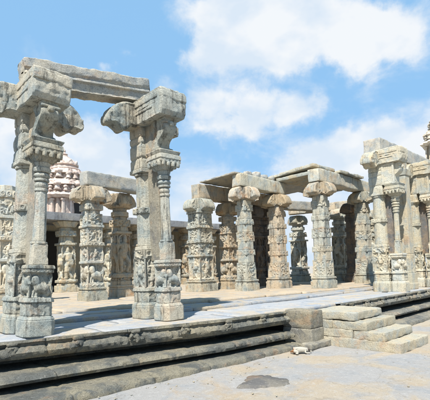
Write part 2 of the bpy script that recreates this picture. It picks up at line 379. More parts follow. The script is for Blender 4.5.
# (s across from lip to ground line, z, absolute recess)
PROF = [(0, .675, .30), (0, .688, .02), (0, .69, -.01), (0, .655, -.02), (0, .64, .02), (0, .60, .03), (0, .575, -.03), (0, .52, -.07), (0, .46, -.04), (0, .425, .0), (0, .415, .75),
        (0, .25, .75), (.05, .272, 0), (.30, .27, 0), (.40, .25, 0), (.43, .21, 0), (.40, .165, 0), (.32, .15, 0), (.0, .145, .35), (.0, .06, .35),
        (.60, .08, 0), (.86, .072, 0), (.97, .045, 0), (1.0, .0, 0), (1.0, -.12, 0)]
def plinth(name, x0, x1, seed, label):
    nx_ = int((x1-x0)/.035); xs = np.linspace(x0, x1, nx_)
    pr = []
    for i in range(len(PROF)-1):
        a, b = np.array(PROF[i]), np.array(PROF[i+1]); k = max(1, int(np.linalg.norm((b-a)*[.7, 1, 1])/.03))
        for t in range(k): pr.append(a+(b-a)*t/k)
    pr.append(np.array(PROF[-1])); pr = np.array(pr); n = len(pr)
    P = np.zeros((nx_, n, 3))
    for i, x in enumerate(xs):
        a, g = lip(x), gnd(x)
        P[i, :, 0] = x; P[i, :, 1] = a-(a-g)*pr[:, 0]+pr[:, 2]; P[i, :, 2] = pr[:, 1]
    W = P*1.+seed
    d = .014*fbm(W*2.5, 3, seed)+.012*fbm(W*11, 3, seed+4)
    # worn ridges: small dentil carving along the mouldings
    z = P[..., 2]; x = P[..., 0]
    d += .010*np.sign(np.sin(x*52))*((z > .235) & (z < .272) & (pr[None, :, 0] > .2)) + .006*np.sin(x*60)*((z > .575) & (z < .64))
    d += .012*np.sin(x*95)*np.sin(x*31+1)*((z > .44) & (z < .56)) + .010*(np.abs(np.sin(x*24)) > .8)*((z > .17) & (z < .235)) + .008*(ridge(W*np.array([9, 9, 16]), 2, seed) > .35)*(z > .08)
    # block joints
    for k in range(int(x0), int(x1)+1):
        xj = k*1.13+.3*math.sin(k*3.1); d -= .05*np.exp(-((x-xj)/.02)**2)*(z > -.05); d += .022*math.sin(k*7.7)*((x > xj) & (x < xj+1.1))*(z > .16)
    chip = np.clip(fbm(W*np.array([3, 3, 6]), 3, seed+7)-.2, 0, 1)*.05*(z > .42)
    P[..., 1] -= d-chip; P[..., 2] += .3*d*(z > .05)*(z < .68)
    root = empty(name, (0, 0, 0), label, 'plinth')
    mesh_np('moulded_course', P.reshape(-1, 3), np.array(gridF(nx_, n, False))[:, ::-1], M_PLINTH, root, sharp=40)
    # worn horseshoe bosses (kudu) sitting on the top moulding
    k = 0; x = x0+.42
    while x < x1-.2:
        a = lip(x); rnd = random.Random(k+seed)
        mb = MB(); 
        th = np.linspace(0, 2*math.pi, 25)[:-1]; ph = np.linspace(0, 1, 9)
        Pb = np.zeros((9, 24, 3))
        for i, p_ in enumerate(ph):
            rr_ = math.cos(p_*math.pi/2)
            Pb[i, :, 0] = np.cos(th)*.10*rr_; Pb[i, :, 2] = np.sin(th)*.075*rr_; Pb[i, :, 1] = -.075*math.sin(p_*math.pi/2)
        Pb = Pb+.03*fbm(Pb*14+k*3.3, 3, k)[..., None]
        mb.add(Pb.reshape(-1, 3), [f[::-1] for f in gridF(9, 24, True)])
        V, f_ = rbox((.15, .06, .05), (0, -.03, .085), res=.02, er=.012, seed=k); mb.add(V, f_)
        mb.build('boss', M_PLINTH, root, loc=(x, a-.015, .57))
        k += 1; x += .86
    return root
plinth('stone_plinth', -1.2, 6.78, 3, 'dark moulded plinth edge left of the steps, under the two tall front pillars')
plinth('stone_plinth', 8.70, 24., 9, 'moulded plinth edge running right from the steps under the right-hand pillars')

# paving slabs of the terrace: surface pattern of one floor mesh per level
def paving(name, y0f, y1f, x0, x1, z, mat, seed, thick=.09, sx=1.5, sy=.8, solid=True):
    rnd = random.Random(seed); mb = MB()
    y = 0; rows = []
    x = x0; 
    ymax = max(y1f(x0), y1f(x1)); 
    t = 0.; nrow = max(1, int(round((y1f(6)-y0f(6))/sy)))
    for rw in range(nrow):
        x = x0-rnd.random()*sx
        while x < x1:
            L = sx*rnd.uniform(.7, 1.5); xa, xb = max(x, x0), min(x+L, x1)
            if xb-xa > .15:
                f0, f1 = rw/nrow, (rw+1)/nrow
                def yy(xx, f): return y0f(xx)+(y1f(xx)-y0f(xx))*f
                cx_, wx = (xa+xb)/2, xb-xa-.012
                ya, yb = yy(cx_, f0), yy(cx_, f1)
                sl = ((yy(xb, f0)-yy(xa, f0))/(xb-xa)+(yy(xb, f1)-yy(xa, f1))/(xb-xa))/2
                def fn(P, sl=sl): Q = P.copy(); Q[:, 1] += sl*P[:, 0]; return Q
                dzz = rnd.uniform(-.012, .012); near = math.hypot(cx_, ya) < 10
                V, f_ = rbox((wx, yb-ya-.012, thick), (cx_, (ya+yb)/2, z-thick/2+dzz), res=.08 if near else .2, er=.012, chip=.03, amp=.006, seed=seed+int(cx_*7)+rw*13, fn=fn, maxn=30)
                mb.add(V, f_)
            x += L
    return tag(mb.build(name, mat, sharp=0), kind='structure')
C_ = lambda k: (lambda x: k)
t1 = lambda x: float(np.interp(x, [-4, 2, 4.5, 7, 12, 30], [8.9, 7.75, 7.25, 6.7, 6.5, 6.5]))
t2 = lambda x: t1(x)+float(np.interp(x, [0, 6, 12, 30], [1.3, 1.2, .55, .5]))
paving('terrace_edge_paving', lambda x: lip(x)+.11, t1, -3, 24, .70, M_FLOOR, 1, thick=.12, sy=.75, sx=1.9)
paving('terrace_step_paving', t1, t2, -3, 24, .765, M_FLOOR, 2, thick=.12, sy=.7, sx=1.6)
paving('terrace_floor', t2, C_(24.), -4, 36, .82, M_TANF, 3, thick=.12, sy=1.5, sx=1.8)
V, f_ = rbox((44, 20, .6), (18, 19.3, .38), res=4, er=.01, chip=0, amp=0); tag(mesh_np('terrace_bed', V, f_, M_BROWN), kind='structure')
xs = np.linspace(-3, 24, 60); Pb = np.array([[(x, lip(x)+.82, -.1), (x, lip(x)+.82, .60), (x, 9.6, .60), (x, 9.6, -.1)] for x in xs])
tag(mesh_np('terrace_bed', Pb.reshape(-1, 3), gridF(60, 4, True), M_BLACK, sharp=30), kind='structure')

# ------------------------------------------------------------------ steps and blocks
def block_row(parent, name, cuts, y0, y1, z0, z1, mat, seed, axis='y'):
    mb = MB()
    for i in range(len(cuts)-1):
        xa, xb = cuts[i], cuts[i+1]
        V, f_ = rbox((xb-xa-.008, y1-y0, z1-z0), ((xa+xb)/2, (y0+y1)/2, (z0+z1)/2), res=.035, er=.016, chip=.035, amp=.009, seed=seed+i*3, maxn=60); mb.add(V, f_)
    return mb.build(name, mat, parent, sharp=40)
st = empty('stone_steps', (8., 4.2, 0), 'flight of four worn stone steps in front of the terrace edge', 'steps')
def stepc(name, xs_, ys_, z0, z1, seed):
    mb = MB()
    for j in range(len(ys_)-1):
        for i in range(len(xs_)-1):
            xa, xb, ya, yb = xs_[i], xs_[i+1], ys_[j], ys_[j+1]
            rnd = random.Random(seed*31+i*7+j)
            V, f_ = rbox((xb-xa-.008, yb-ya-.008, z1-z0-.006), ((xa+xb)/2-8.+rnd.uniform(-.012, .012), (ya+yb)/2-4.2+rnd.uniform(-.01, .01), (z0+z1)/2+rnd.uniform(-.008, .008)), res=.028, er=.007, chip=.035, amp=.011, seed=seed+i*3+j*11); mb.add(V, f_)
    mb.build(name, M_STEP, st, sharp=40)
stepc('step', [7.31, 7.95, 8.66], [3.02, 3.45, 4.25, 4.95], -.03, .165, 41)
stepc('step', [7.33, 8.05, 8.70], [3.33, 3.95, 4.95], .165, .33, 42)
stepc('step', [7.36, 8.15, 8.68], [3.66, 4.4, 4.95], .33, .50, 43)
stepc('step', [7.38, 8.62], [3.93, 4.97], .50, .665, 44)
def sblock(size, c, seed, label, mat=M_BROWN, name='stone_block', rot=0, cat='block', **k):
    V, f_ = rbox(size, (0, 0, 0), res=k.pop('res', .03), er=k.pop('er', .02), chip=k.pop('chip', .04), amp=.012, seed=seed, **k)
    return tag(mesh_np(name, V, f_, mat, loc=c, rot=rot, sharp=40), label, cat)
sblock((.46, .72, .36), (7.11, 4.94, .175), 51, 'lower of two dark brown blocks stacked left of the steps')
sblock((.45, .70, .345), (7.11, 4.95, .53), 52, 'upper of two dark brown blocks stacked left of the steps')
sblock((.72, .26, .13), (6.97, 4.55, .045), 53, 'low long brown kerb block on the ground beside the foot of the steps')

# ------------------------------------------------------------------ capitals
def lobe(L, h, neck=.24, k=1.):
    """one half of a corbel profile, right side, from top centre to bottom centre"""
    p = [(0, h), (L*.42, h), (L*.64, h*.95), (L*.83, h*.76), (L*.95, h*.44), (L, h*.14), (L*.97, -h*.03), (L*.80, -h*.04), (L*.72, -h*.16), (L*.60, -h*.18), (L*.52, -h*.05), (neck, -h*.06), (0, -h*.06)]
    return p
def corbel_prof(L1, L2, h, neck=.22):
    a = lobe(L2, h, neck); b = [(-x, z) for x, z in lobe(L1, h, neck)][::-1]
    return a[:-1]+b[1:]    # closed
def capital(parent, L, h, w, z0, seed, mat, big=None, name='capital', LX=None, LY=None):
    mb = MB(); LX = LX or (L, L); LY = LY or (L, L)
    V, f_ = ext(corbel_prof(LX[0], LX[1], h), w, 'x', res=.035, seed=seed, amp=.009, ch=.03, cam=.014, sm=2); mb.add(V, f_)
    V, f_ = ext(corbel_prof(LY[0], LY[1], h*.985), w*.97, 'y', res=.035, seed=seed+3, amp=.009, ch=.03, cam=.014, sm=2); mb.add(V, f_)
    V, f_ = rbox((w*1.22, w*1.22, h*.93), (0, 0, h*.5), res=.03, er=.015, chip=.025, amp=.006, seed=seed); mb.add(V, f_)
    for a in range(4):      # bands that strap each rolled arm
        LL = (LX[1], LY[1], LX[0], LY[0])[a]
        V, f_ = rbox((.055, w*1.07, h*.98), (LL*.60, 0, h*.47), res=.03, er=.02, chip=.02, amp=.006, seed=seed+a); mb.add(V, f_, Matrix.Rotation(a*math.pi/2, 4, 'Z'))
    # hanging lotus bud bosses under each arm
    for sx, sy, LL in ((1, 0, LX[1]), (-1, 0, LX[0]), (0, 1, LY[1]), (0, -1, LY[0])):
        V, f_ = rbox((.13, .13, .16), (sx*LL*.62, sy*LL*.62, -.0), res=.03, er=.05, chip=.02, seed=seed+2); mb.add(V, f_)
    return mb.build(name, mat, parent, loc=(0, 0, z0), sharp=38)

# ------------------------------------------------------------------ ordinary mandapa pillars
def pillar(x, y, z0, zt, kind, seed, label, w=.24, caph=.42, capL=.62, mat=M_PIL, capmat=None, rot=0, group=None, ctop=True, basemat=None):
    """z0 floor, zt top of capital (world)"""
    H = zt-z0; rnd = random.Random(seed)
    root = empty('stone_pillar', (x, y, z0), label, 'pillar', group, rot)
    hs = H-caph if ctop else H     # shaft height
    N, dz = 160, .017
    b = [(0, .26, 'sq', w*1.28, w*1.28, 'plain', 0), (.26, .33, 'sq', w*1.2, w*1.12, 'plain', 0), (.33, .40, 'sq', w*1.22, w*1.22, 'lotus', .02)]
    V, f_ = shaft(b, N, dz, seed, amp=.005, wear=.012); mesh_np('base', V, f_, basemat or mat, root, sharp=38)
    s = []; z = .40
    if kind == 'block':      # square blocks alternating with octagonal necks
        lay = [(.21, 'sq', 1.02, 'panel'), (.09, 'ch', .985, 'plain'), (.07, 'sq', .985, 'rosette'), (.10, 'ch', .955, 'plain'), (.12, 'sq', .96, 'panel'), (.09, 'ch', .935, 'plain'), (.07, 'sq', .94, 'rosette'), (.10, 'ch', .91, 'plain'), (.08, 'sq', .92, 'carve'), (.05, 'ch', .88, 'plain'), (.03, 'oct', .82, 'plain')]
    elif kind == 'carved':
        lay = [(.05, 'sq', 1.12, 'lotus'), (.22, 'sq', 1.0, 'beast'), (.03, 'sq', 1.1, 'plain'), (.17, 'sq', 1.0, 'figure'), (.04, 'sq', 1.1, 'rosette'), (.17, 'sq', .98, 'panel'), (.03, 'sq', 1.08, 'plain'), (.13, 'sq', .98, 'carve'), (.04, 'oct', .95, 'plain'), (.07, 'sq', 1.02, 'rosette'), (.05, 'oct', .92, 'plain')]
    elif kind == 'statue':
        lay = [(.05, 'cr', 1.18, 'plain'), (.04, 'cr', 1.06, 'carve'), (.05, 'sq', 1.15, 'lotus'), (.50, 'sq', .96, 'figure'), (.03, 'sq', 1.14, 'plain'), (.06, 'oct', 1.0, 'plain'), (.09, 'sq', 1.05, 'carve'), (.04, 'oct', .86, 'plain'), (.06, 'rnd', 1.12, 'plain'), (.05, 'oct', .86, 'plain'), (.03, 'sq', 1.15, 'plain')]
    elif kind == 'thick':
        lay = [(.03, 'sq', 1.08, 'lotus'), (.30, 'sq', 1.0, 'figure'), (.03, 'sq', 1.05, 'plain'), (.16, 'sq', .98, 'carve'), (.05, 'sq', 1.08, 'rosette'), (.16, 'sq', .97, 'panel'), (.04, 'sq', 1.06, 'dent'), (.17, 'sq', .96, 'carve'), (.06, 'sq', 1.07, 'plain')]
    tot = sum(a[0] for a in lay); zs_ = hs-.40
    for fr, k, kw, ty in lay:
        z1 = z+fr/tot*zs_; dep = {'figure': .075 if kind == 'statue' else .05, 'panel': .045, 'carve': .045, 'beast': .06, 'lotus': .03, 'rosette': .035, 'dent': .02}.get(ty, .02)
        j = rnd.uniform(.98, 1.02)
        if kind == 'block': dep *= .7
        s.append((z, z1, k, w*kw*j, w*kw*j*(.98 if k != 'rnd' else 1), ty, dep)); z = z1
    V, f_ = shaft(s, N, dz, seed, amp=.004, wear=.009); mesh_np('shaft', V, f_, mat, root, sharp=42)
    if ctop: capital(root, capL, caph, w*1.5, hs, seed+1, capmat or mat)
    return root

PL = [
 # x, y, ztop, kind, w, capL, material, label
 (5.40, 11.00, 4.16, 'carved', .25, .60, M_PIL, 'square carved pillar with broad capital seen between the two tall front pillars'),
 (6.75, 11.70, 4.20, 'statue', .25, .55, M_WARM, 'brown figure-carved pillar under the right end of the short lone lintel'),
 (9.90, 11.30, 4.27, 'thick', .34, .62, M_PIL, 'thick square carved pillar at the left front corner of the roofed bay'),
 (10.42, 9.49, 4.46, 'block', .24, .64, M_PIL, 'slim grey pillar under the pale sunlit lintel end, just right of the thick square pillar'),
 (12.20, 9.46, 4.36, 'block', .28, .62, M_WARM, 'tan pillar with square blocks standing in front of the dark statue pillar'),
 (12.50, 7.72, 4.56, 'block', .26, .60, M_PIL, 'foremost grey pillar of the roofed bay, open sky on its left'),
 (15.95, 7.88, 4.62, 'block', .27, .56, M_PIL, 'grey pillar under the right end of the roofed bay next to the tall right pillar'),
 (11.25, 11.15, 4.20, 'carved', .26, .50, M_WARM, 'warm carved pillar half hidden between the thick square pillar and the slim grey one'),
 (14.1, 11.65, 4.30, 'statue', .34, .52, M_DARK, 'pillar with big carved figures, its stone coloured dark for the shade of the roofed bay'),
 (17.5, 12.20, 4.25, 'statue', .32, .5, M_PIL, 'grey banded figure pillar seen against the sky in the back of the bay'),
 (17.9, 10.00, 4.35, 'statue', .34, .5, M_PIL, 'figure-carved pillar in the back of the bay, between foremost and right-end pillars'),
 (13.1, 11.4, 4.25, 'statue', .26, .46, M_DARK, 'narrow dark figure pillar close on the left of the big shade-dark one'),
 (3.55, 12.60, 4.25, 'carved', .25, .0, M_PALE, 'pale carved pillar without capital at the far left picture edge'),
 (3.0, 13.4, 3.9, 'statue', .25, .0, M_WARM, 'yellowish broken pillar at the left edge behind the pale one'),
 (20.3, 9.5, 4.4, 'statue', .28, .5, M_PIL, 'carved pillar squeezed in the gap left of the tall right pillar'),
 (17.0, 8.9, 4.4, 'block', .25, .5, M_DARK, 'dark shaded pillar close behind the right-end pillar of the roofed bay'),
]
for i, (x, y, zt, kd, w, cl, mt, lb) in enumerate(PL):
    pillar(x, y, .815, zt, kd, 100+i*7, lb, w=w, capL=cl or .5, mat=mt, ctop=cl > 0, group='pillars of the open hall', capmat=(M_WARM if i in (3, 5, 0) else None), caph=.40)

# ------------------------------------------------------------------ composite front pillars
def composite(x, y, z0, k, seed, label, mat=M_PIL, capmat=None, sep=.60, arms=(.86, .86), front=1.05, armh=.46, ms=1., webw=.17, lean=0., full=False, cr=1.):
    """main shaft at +sep in y behind a slender colonnette; local origin under the colonnette. k scales heights"""
    root = empty('composite_pillar', (x, y, z0), label, 'pillar', 'tall composite pillars on the terrace edge')
    capmat = capmat or mat; root.rotation_euler[1] = R(lean)
    Z = lambda h: h*k
    def part(name, segs, yy, m=mat, **kw):
        V, f_ = shaft([(Z(a), Z(b), kd, h0, h1, ty, dp) for a, b, kd, h0, h1, ty, dp in segs], kw.get('N', 128), .014, kw.get('seed', seed), amp=.003, wear=.009)
        return mesh_np(name, V, f_, m, root, loc=(0, yy, 0), sharp=40)
    part('base', [(0, .24, 'ch', .285, .285, 'plain', 0), (.24, .30, 'ch', .285, .25, 'plain', 0), (.30, .50, 'ch', .245, .245, 'carve', .012), (.50, .57, 'ch', .27, .25, 'plain', 0)], sep)
    part('colonnette_base', [(0, .24, 'ch', .235, .235, 'plain', 0), (.24, .30, 'ch', .235, .20, 'plain', 0), (.30, .50, 'ch', .195, .195, 'carve', .012), (.50, .57, 'ch', .222, .205, 'plain', 0)], 0, seed=seed+1)
    part('lion_carving', [(.57, .94, 'sq', .178, .17, 'beast', .045), (.94, 1.00, 'sq', .185, .185, 'rosette', .015), (1.00, 1.06, 'sq', .20, .19, 'plain', 0)], 0, seed=seed+2)
    part('colonnette', [(1.06, 1.38, 'sq', .115*cr, .105*cr, 'plain', 0), (1.38, 1.42, 'oct', .115*cr, .115*cr, 'plain', 0), (1.42, 2.20, 'oct', .092*cr, .082*cr, 'plain', 0), (2.20, 2.25, 'rnd', .10, .10, 'plain', 0), (2.25, 2.36, 'rnd', .075, .10, 'pot', 0), (2.36, 2.40, 'rnd', .115, .115, 'plain', 0), (2.40, 2.50, 'rnd', .08, .125, 'pot', 0), (2.50, 2.57, 'rnd', .12, .14, 'plain', 0), (2.57, 2.66, 'rnd', .10, .13, 'plain', 0)], 0, seed=seed+3)
    # abacus: slab with a scalloped skirt
    mb = MB()
    V, f_ = shaft([(Z(2.66), Z(2.78), 'sq', .13, .225, 'dent', .02), (Z(2.78), Z(2.84), 'sq', .24, .24, 'dent', .012), (Z(2.84), Z(2.93), 'sq', .25, .235, 'plain', 0), (Z(2.93), Z(3.0), 'sq', .215, .25, 'plain', 0)], 128, .012, seed+4); mb.add(V, f_)
    for s in range(4):
        for j in range(4):
            a = s*math.pi/2; q = -.17+j*.113
            cx_, cy_ = math.cos(a)*.222-math.sin(a)*q, math.sin(a)*.222+math.cos(a)*q
            V, f_ = rbox((.07, .07, .10), (cx_, cy_, Z(2.76)), res=.02, er=.03, chip=.0, seed=j); mb.add(V, f_)
    mb.build('abacus', mat, root, sharp=40)
    part('shaft', [(.57, 1.10, 'sq', .215*ms, .21*ms, 'figure', .05), (1.10, 1.26, 'sq', .205*ms, .205*ms, 'carve', .03), (1.26, 1.34, 'ch', .21*ms, .20*ms, 'plain', 0), (1.34, 1.95, 'hex', .19*ms, .182*ms, 'plain', 0),
                   (1.95, 2.07, 'sq', .195*ms, .195*ms, 'rosette', .022), (2.07, 2.67, 'hex', .182*ms, .175*ms, 'plain', 0), (2.67, 2.72, 'hex', .20*ms, .20*ms, 'plain', 0)], sep, seed=seed+5)
    part('panel_block', [(2.72, 2.80, 'sq', .215*ms, .215*ms, 'plain', 0), (2.80, 3.58, 'sq', .20*ms, .20*ms, 'groove', .03)], sep, seed=seed+6)
    # thin web of stone between main shaft and bracket
    wl, wy = (sep+.05, sep*.5-.07) if full else (sep-.1, sep*.5)
    V, f_ = rbox((webw, wl, Z(.60)), (0, wy, Z(3.29)), res=.02, er=.008, chip=.02, amp=.006, seed=seed)
    wb = mesh_np('web', V, f_, mat if full else M_WARM, root, sharp=40)
    if True:
        V, f_ = rbox((.13, sep-.22, Z(1.75)), (.09 if full else .02, sep*.5+.02, Z(1.93)), res=.03, er=.008, chip=.02, amp=.006, seed=seed+2); mesh_np('shade_web', V, f_, M_DARK if full else M_BROWN, root, sharp=40)  # dark slab added to fill the gap, shade put into its colour
    if full:
        mb = MB()
        for yy_, zz_, ly, lz in ((wy-wl/2+.03, 3.29, .06, .58), (wy+wl/2-.2, 3.29, .06, .58), (wy-.07, 3.03, wl-.2, .05), (wy-.07, 3.55, wl-.2, .05)):
            V, f_ = rbox((.03, ly, Z(lz)), (-webw/2-.005, yy_, Z(zz_)), res=.02, er=.008, chip=.01, amp=.003, seed=seed); mb.add(V, f_)
        mb.build('panel_frame', mat, wb, sharp=40)
    # S-curved rearing beast bracket
    pr = [(.22, 3.0), (-.14, 3.0), (-.15, 3.03), (-.02, 3.07), (-.01, 3.11), (-.05, 3.17), (-.14, 3.24), (-.23, 3.31), (-.27, 3.38), (-.265, 3.45), (-.22, 3.51), (-.23, 3.56), (-.24, 3.6), (.16, 3.6), (.12, 3.52), (.02, 3.44), (-.01, 3.36), (.03, 3.28), (.12, 3.20), (.19, 3.12), (.22, 3.05)]
    mb = MB(); V, f_ = ext([(a, Z(b)) for a, b in pr], .28, 'y', res=.02, seed=seed+7, amp=.006, ch=.03, col=0, cam=.010, sm=2); mb.add(V, f_)
    V, f_ = rbox((.31, .10, .05), (0, -.22, Z(3.50)), res=.02, er=.02, chip=.01, amp=.004, seed=seed); mb.add(V, f_)
    V, f_ = rbox((.11, .12, .10), (0, -.27, Z(3.46)), res=.02, er=.04, chip=.02, seed=seed+3); mb.add(V, f_)
    mb.build('bracket', mat, root, sharp=45)
    # corbel: arms along x, thick block to the front
    mb = MB(); a1, a2 = arms; b0 = Z(3.58)
    for s, L in ((-1, a1), (1, a2)):
        p = [(0, armh), (L*.45, armh), (L*.62, armh*.95), (L*.82, armh*.74), (L*.95, armh*.40), (L, armh*.14), (L*.97, -.03), (L*.84, .0), (L*.74, -.05), (L*.64, -.13), (L*.55, -.12), (L*.48, -.03), (.2, -.02), (0, -.02)]
        p = [(s*q, z) for q, z in p]
        if s < 0: p = p[::-1]
        V, f_ = ext(p, .38, 'x', res=.025, seed=seed+8+s, amp=.010, ch=.03, cam=.016, sm=1, c=(0, sep, b0)); mb.add(V, f_)
        V, f_ = rbox((.09, .39, .30), (s*L*.52, sep, b0+armh*.52), res=.025, er=.03, chip=.03, seed=seed); mb.add(V, f_)
    mb.build('side_corbel', capmat, root, sharp=42)
    mb = MB(); ya, yb = sep+.2, sep-front
    p = [(ya, .0), (ya, armh+.02), (yb+.30, armh+.05), (yb+.04, armh+.04), (yb, armh-.0), (yb-.01, armh*.42), (yb, .07), (yb+.05, .0), (yb+.30, -.01)]
    V, f_ = ext(p[::-1], .58, 'y', res=.022, seed=seed+12, amp=.013, ch=.022, cam=.006, c=(0, 0, b0+.005)); mb.add(V, f_)
    for s in (-1, 1):
        V, f_ = rbox((.03, front*.72, .10), (s*.29, sep-front*.52, b0+armh-.07), res=.02, er=.012, chip=.03, seed=seed+s); mb.add(V, f_)
        V, f_ = rbox((.03, front*.55, .04), (s*.292, sep-front*.45, b0+armh*.45), res=.02, er=.012, chip=.03, seed=seed+s); mb.add(V, f_)
    V, f_ = rbox((.60, .10, .16), (0, yb+.03, b0+armh*.80), res=.02, er=.02, chip=.05, seed=seed+31); mb.add(V, f_)
    mb.build('front_corbel', capmat, root, sharp=42)
    return root
composite(2.20, 6.42, .70, 1.015, 301, 'leftmost tall front pillar with slender colonnette, carrying the left end of the high lintel', arms=(.90, .90), front=.98, sep=.66, lean=3.0, mat=M_GATE)
composite(4.58, 6.19, .70, 1.065, 333, 'second tall front pillar from the left, carrying the right end of the high lintel', arms=(.88, .80), front=1.06, sep=.66, lean=-.7, mat=M_GATE)
composite(13.0, 5.28, .70, 1.15, 355, 'tall pale composite pillar right of the stone steps, under the jutting cream corbel', mat=M_PALE, capmat=M_PALE, arms=(.86, .86), front=.88, armh=.44, ms=1.12, webw=.42, sep=.52, full=True, cr=.85)
composite(15.8, 5.2, .70, 1.15, 377, 'composite pillar at the right picture edge, half cut by the frame', mat=M_PALE, capmat=M_PALE, arms=(.86, .86), front=.9, armh=.44, ms=1.1, webw=.42, sep=.56, full=True, cr=.85)

# ------------------------------------------------------------------ lintels and roof slabs
def beam(name, p0, p1, w, h, mat, seed, label, prof=None, cat='lintel', res=.045):
    """p0,p1: bottom centre-line ends"""
    p0, p1 = Vector(p0), Vector(p1); d = p1-p0; L = d.length
    ang = math.atan2(d.y, d.x); tilt = math.atan2(d.z, math.hypot(d.x, d.y))
    if prof:
        V, f_ = ext(prof, L, 'y', res=res, seed=seed, amp=.014, ch=.02)
        V = np.stack([V[:, 0]+L/2, V[:, 1], V[:, 2]], -1)
    else:
        V, f_ = rbox((L, w, h), (L/2, 0, h/2), res=res, er=.02, chip=.05, amp=.012, seed=seed, maxn=90)
    o = mesh_np(name, V, f_, mat, sharp=40)
    o.location = p0; o.rotation_euler = (0, -tilt, ang)
    return tag(o, label, cat)
LP = [(-.19, 0), (.17, 0), (.19, .02), (.19, .46), (-.20, .46), (-.22, .44), (-.22, .30), (-.19, .27), (-.19, .24), (-.215, .215), (-.215, .19), (-.16, .17), (-.16, .02)][::-1]
beam('stone_lintel', (2.26, 7.04, 4.83), (4.64, 6.86, 5.09), .4, .46, M_BEAM, 401, 'high moulded lintel bridging the two tall front pillars at upper left', prof=LP)
beam('stone_lintel', (5.15, 10.95, 4.17), (7.35, 11.25, 4.20), .4, .42, M_BEAM, 402, 'short grey lintel seen between the tall front pillars, on the square carved pillar')
beam('stone_lintel', (9.72, 11.3, 4.275), (14.6, 11.5, 4.32), .42, .56, M_WARM, 403, 'brown lintel lying over the thick square pillar, in shade under the thin slab')
beam('stone_lintel', (10.06, 9.48, 4.47), (12.55, 9.42, 4.37), .44, .46, M_PALE, 404, 'pale sunlit lintel from the slim grey pillar to the tan pillar, rubble on top')
beam('stone_lintel', (12.12, 7.70, 4.57), (16.6, 7.95, 4.63), .44, .46, M_PALE, 406, 'long grey sunlit lintel over the foremost pillar, reaching the right-end pillar')
beam('stone_lintel', (15.0, 11.6, 4.32), (20.5, 10.2, 4.36), .42, .42, M_BEAM, 407, 'rear lintel over the back pillars of the bay')
beam('stone_lintel', (16.9, 12.3, 4.27), (18.5, 9.6, 4.36), .42, .40, M_WARM, 408, 'cross lintel in the back of the roofed bay')
beam('stone_lintel', (12.95, 5.93, 5.29), (20.5, 5.93, 5.27), .58, .50, M_BEAM, 409, 'top slab lying along the tall pale pillars at upper right, with dark streaked side', res=.05)
beam('stone_lintel', (13.85, 5.85, 4.83), (18.0, 5.85, 4.83), .42, .44, M_PALE, 410, 'cream lintel between the corbels of the two right-hand composite pillars, under the top slab')
pl_ = empty('square_pilaster', (14.2, 5.50, .70), 'plain pale square pilaster close behind the colonnette of the tall pale pillar', 'pilaster')
V, f_ = shaft([(0, .55, 'sq', .23, .23, 'plain', 0), (.55, 1.2, 'sq', .20, .20, 'panel', .02), (1.2, 3.9, 'sq', .19, .18, 'plain', 0), (3.9, 4.12, 'sq', .20, .22, 'plain', 0)], 96, .03, 71, amp=.004, wear=.01); mesh_np('shaft', V, f_, M_PALE, pl_, sharp=40)
V, f_ = rbox((.5, .5, .22), (0, 0, .11), res=.03, er=.015, seed=8); mesh_np('base', V, f_, M_PALE, pl_, sharp=40)
# infill panel behind right pillars
V, f_ = rbox((5.2, .16, 1.25), (0, 0, 0), res=.05, er=.01, chip=.02, amp=.006, seed=7)
tag(mesh_np('wall_panel', V, f_, M_WARM, loc=(16.1, 6.12, 4.15)), 'cream stone infill panel under the lintel between the right-hand pillars', 'panel')
# roof slabs
def slab(cx_, cy_, z, sx, sy, th, seed, label, rx=0, ry=0, rz=0, mat=M_BEAM):
    V, f_ = rbox((sx, sy, th), (0, 0, 0), res=.05, er=.02, chip=.06, amp=.016, seed=seed, maxn=60)
    o = mesh_np('roof_slab', V, f_, mat, loc=(cx_, cy_, z), sharp=40); o.rotation_euler = (rx, ry, rz)
    return tag(o, label, 'slab')
slab(10.85, 10.40, 4.95, 1.75, 1.85, .065, 501, 'thin roof slab spanning the leftmost opening of the bay, thin edge lit', rx=R(-.5))
slab(12.4, 10.9, 4.99, 1.5, 2.6, .10, 502, 'roof slab behind the rubble over the middle of the bay')
slab(14.1, 9.6, 4.99, 1.9, 3.6, .10, 503, 'roof slab shading the figure pillar in shade-dark stone')
slab(15.9, 9.3, 5.06, 1.8, 2.6, .10, 504, 'roof slab over the right part of the bay')
slab(12.9, 8.75, 5.14, 1.5, 2.1, .12, 505, 'tilted roof slab edge poking above the foremost pillar', rx=R(-3.0), mat=M_PALE)
slab(13.05, 8.6, 4.93, 1.8, 1.5, .13, 509, 'slab between the tan pillar and the foremost pillar, its thin edge sunlit', mat=M_PALE)
slab(14.6, 8.05, 5.14, 1.9, 1.1, .11, 506, 'worn slab lying on the long grey sunlit lintel', rx=R(1.5), mat=M_PALE)
for i, (x, y, z, s) in enumerate(((10.75, 9.55, 5.02, .24), (11.1, 9.5, 4.99, .30), (11.55, 9.5, 4.98, .27), (11.95, 9.45, 4.96, .22), (15.4, 8.0, 5.20, .25))):
    V, f_ = rbox((s*1.3, s, s*.8), (0, 0, 0), res=.03, er=.07, chip=.07, amp=.03, seed=520+i)
    tag(mesh_np('rubble_stone', V, f_, M_BEAM, loc=(x, y, z), rot=i*1.3, sharp=50), ['first rubble stone from the left on the pale sunlit lintel', 'second and largest rubble stone on the pale sunlit lintel', 'third rubble stone on the pale sunlit lintel', 'rightmost small rubble stone on the pale sunlit lintel', 'rubble stone on the worn slab over the right end of the long lintel'][i], 'stone', 'rubble on the roof')

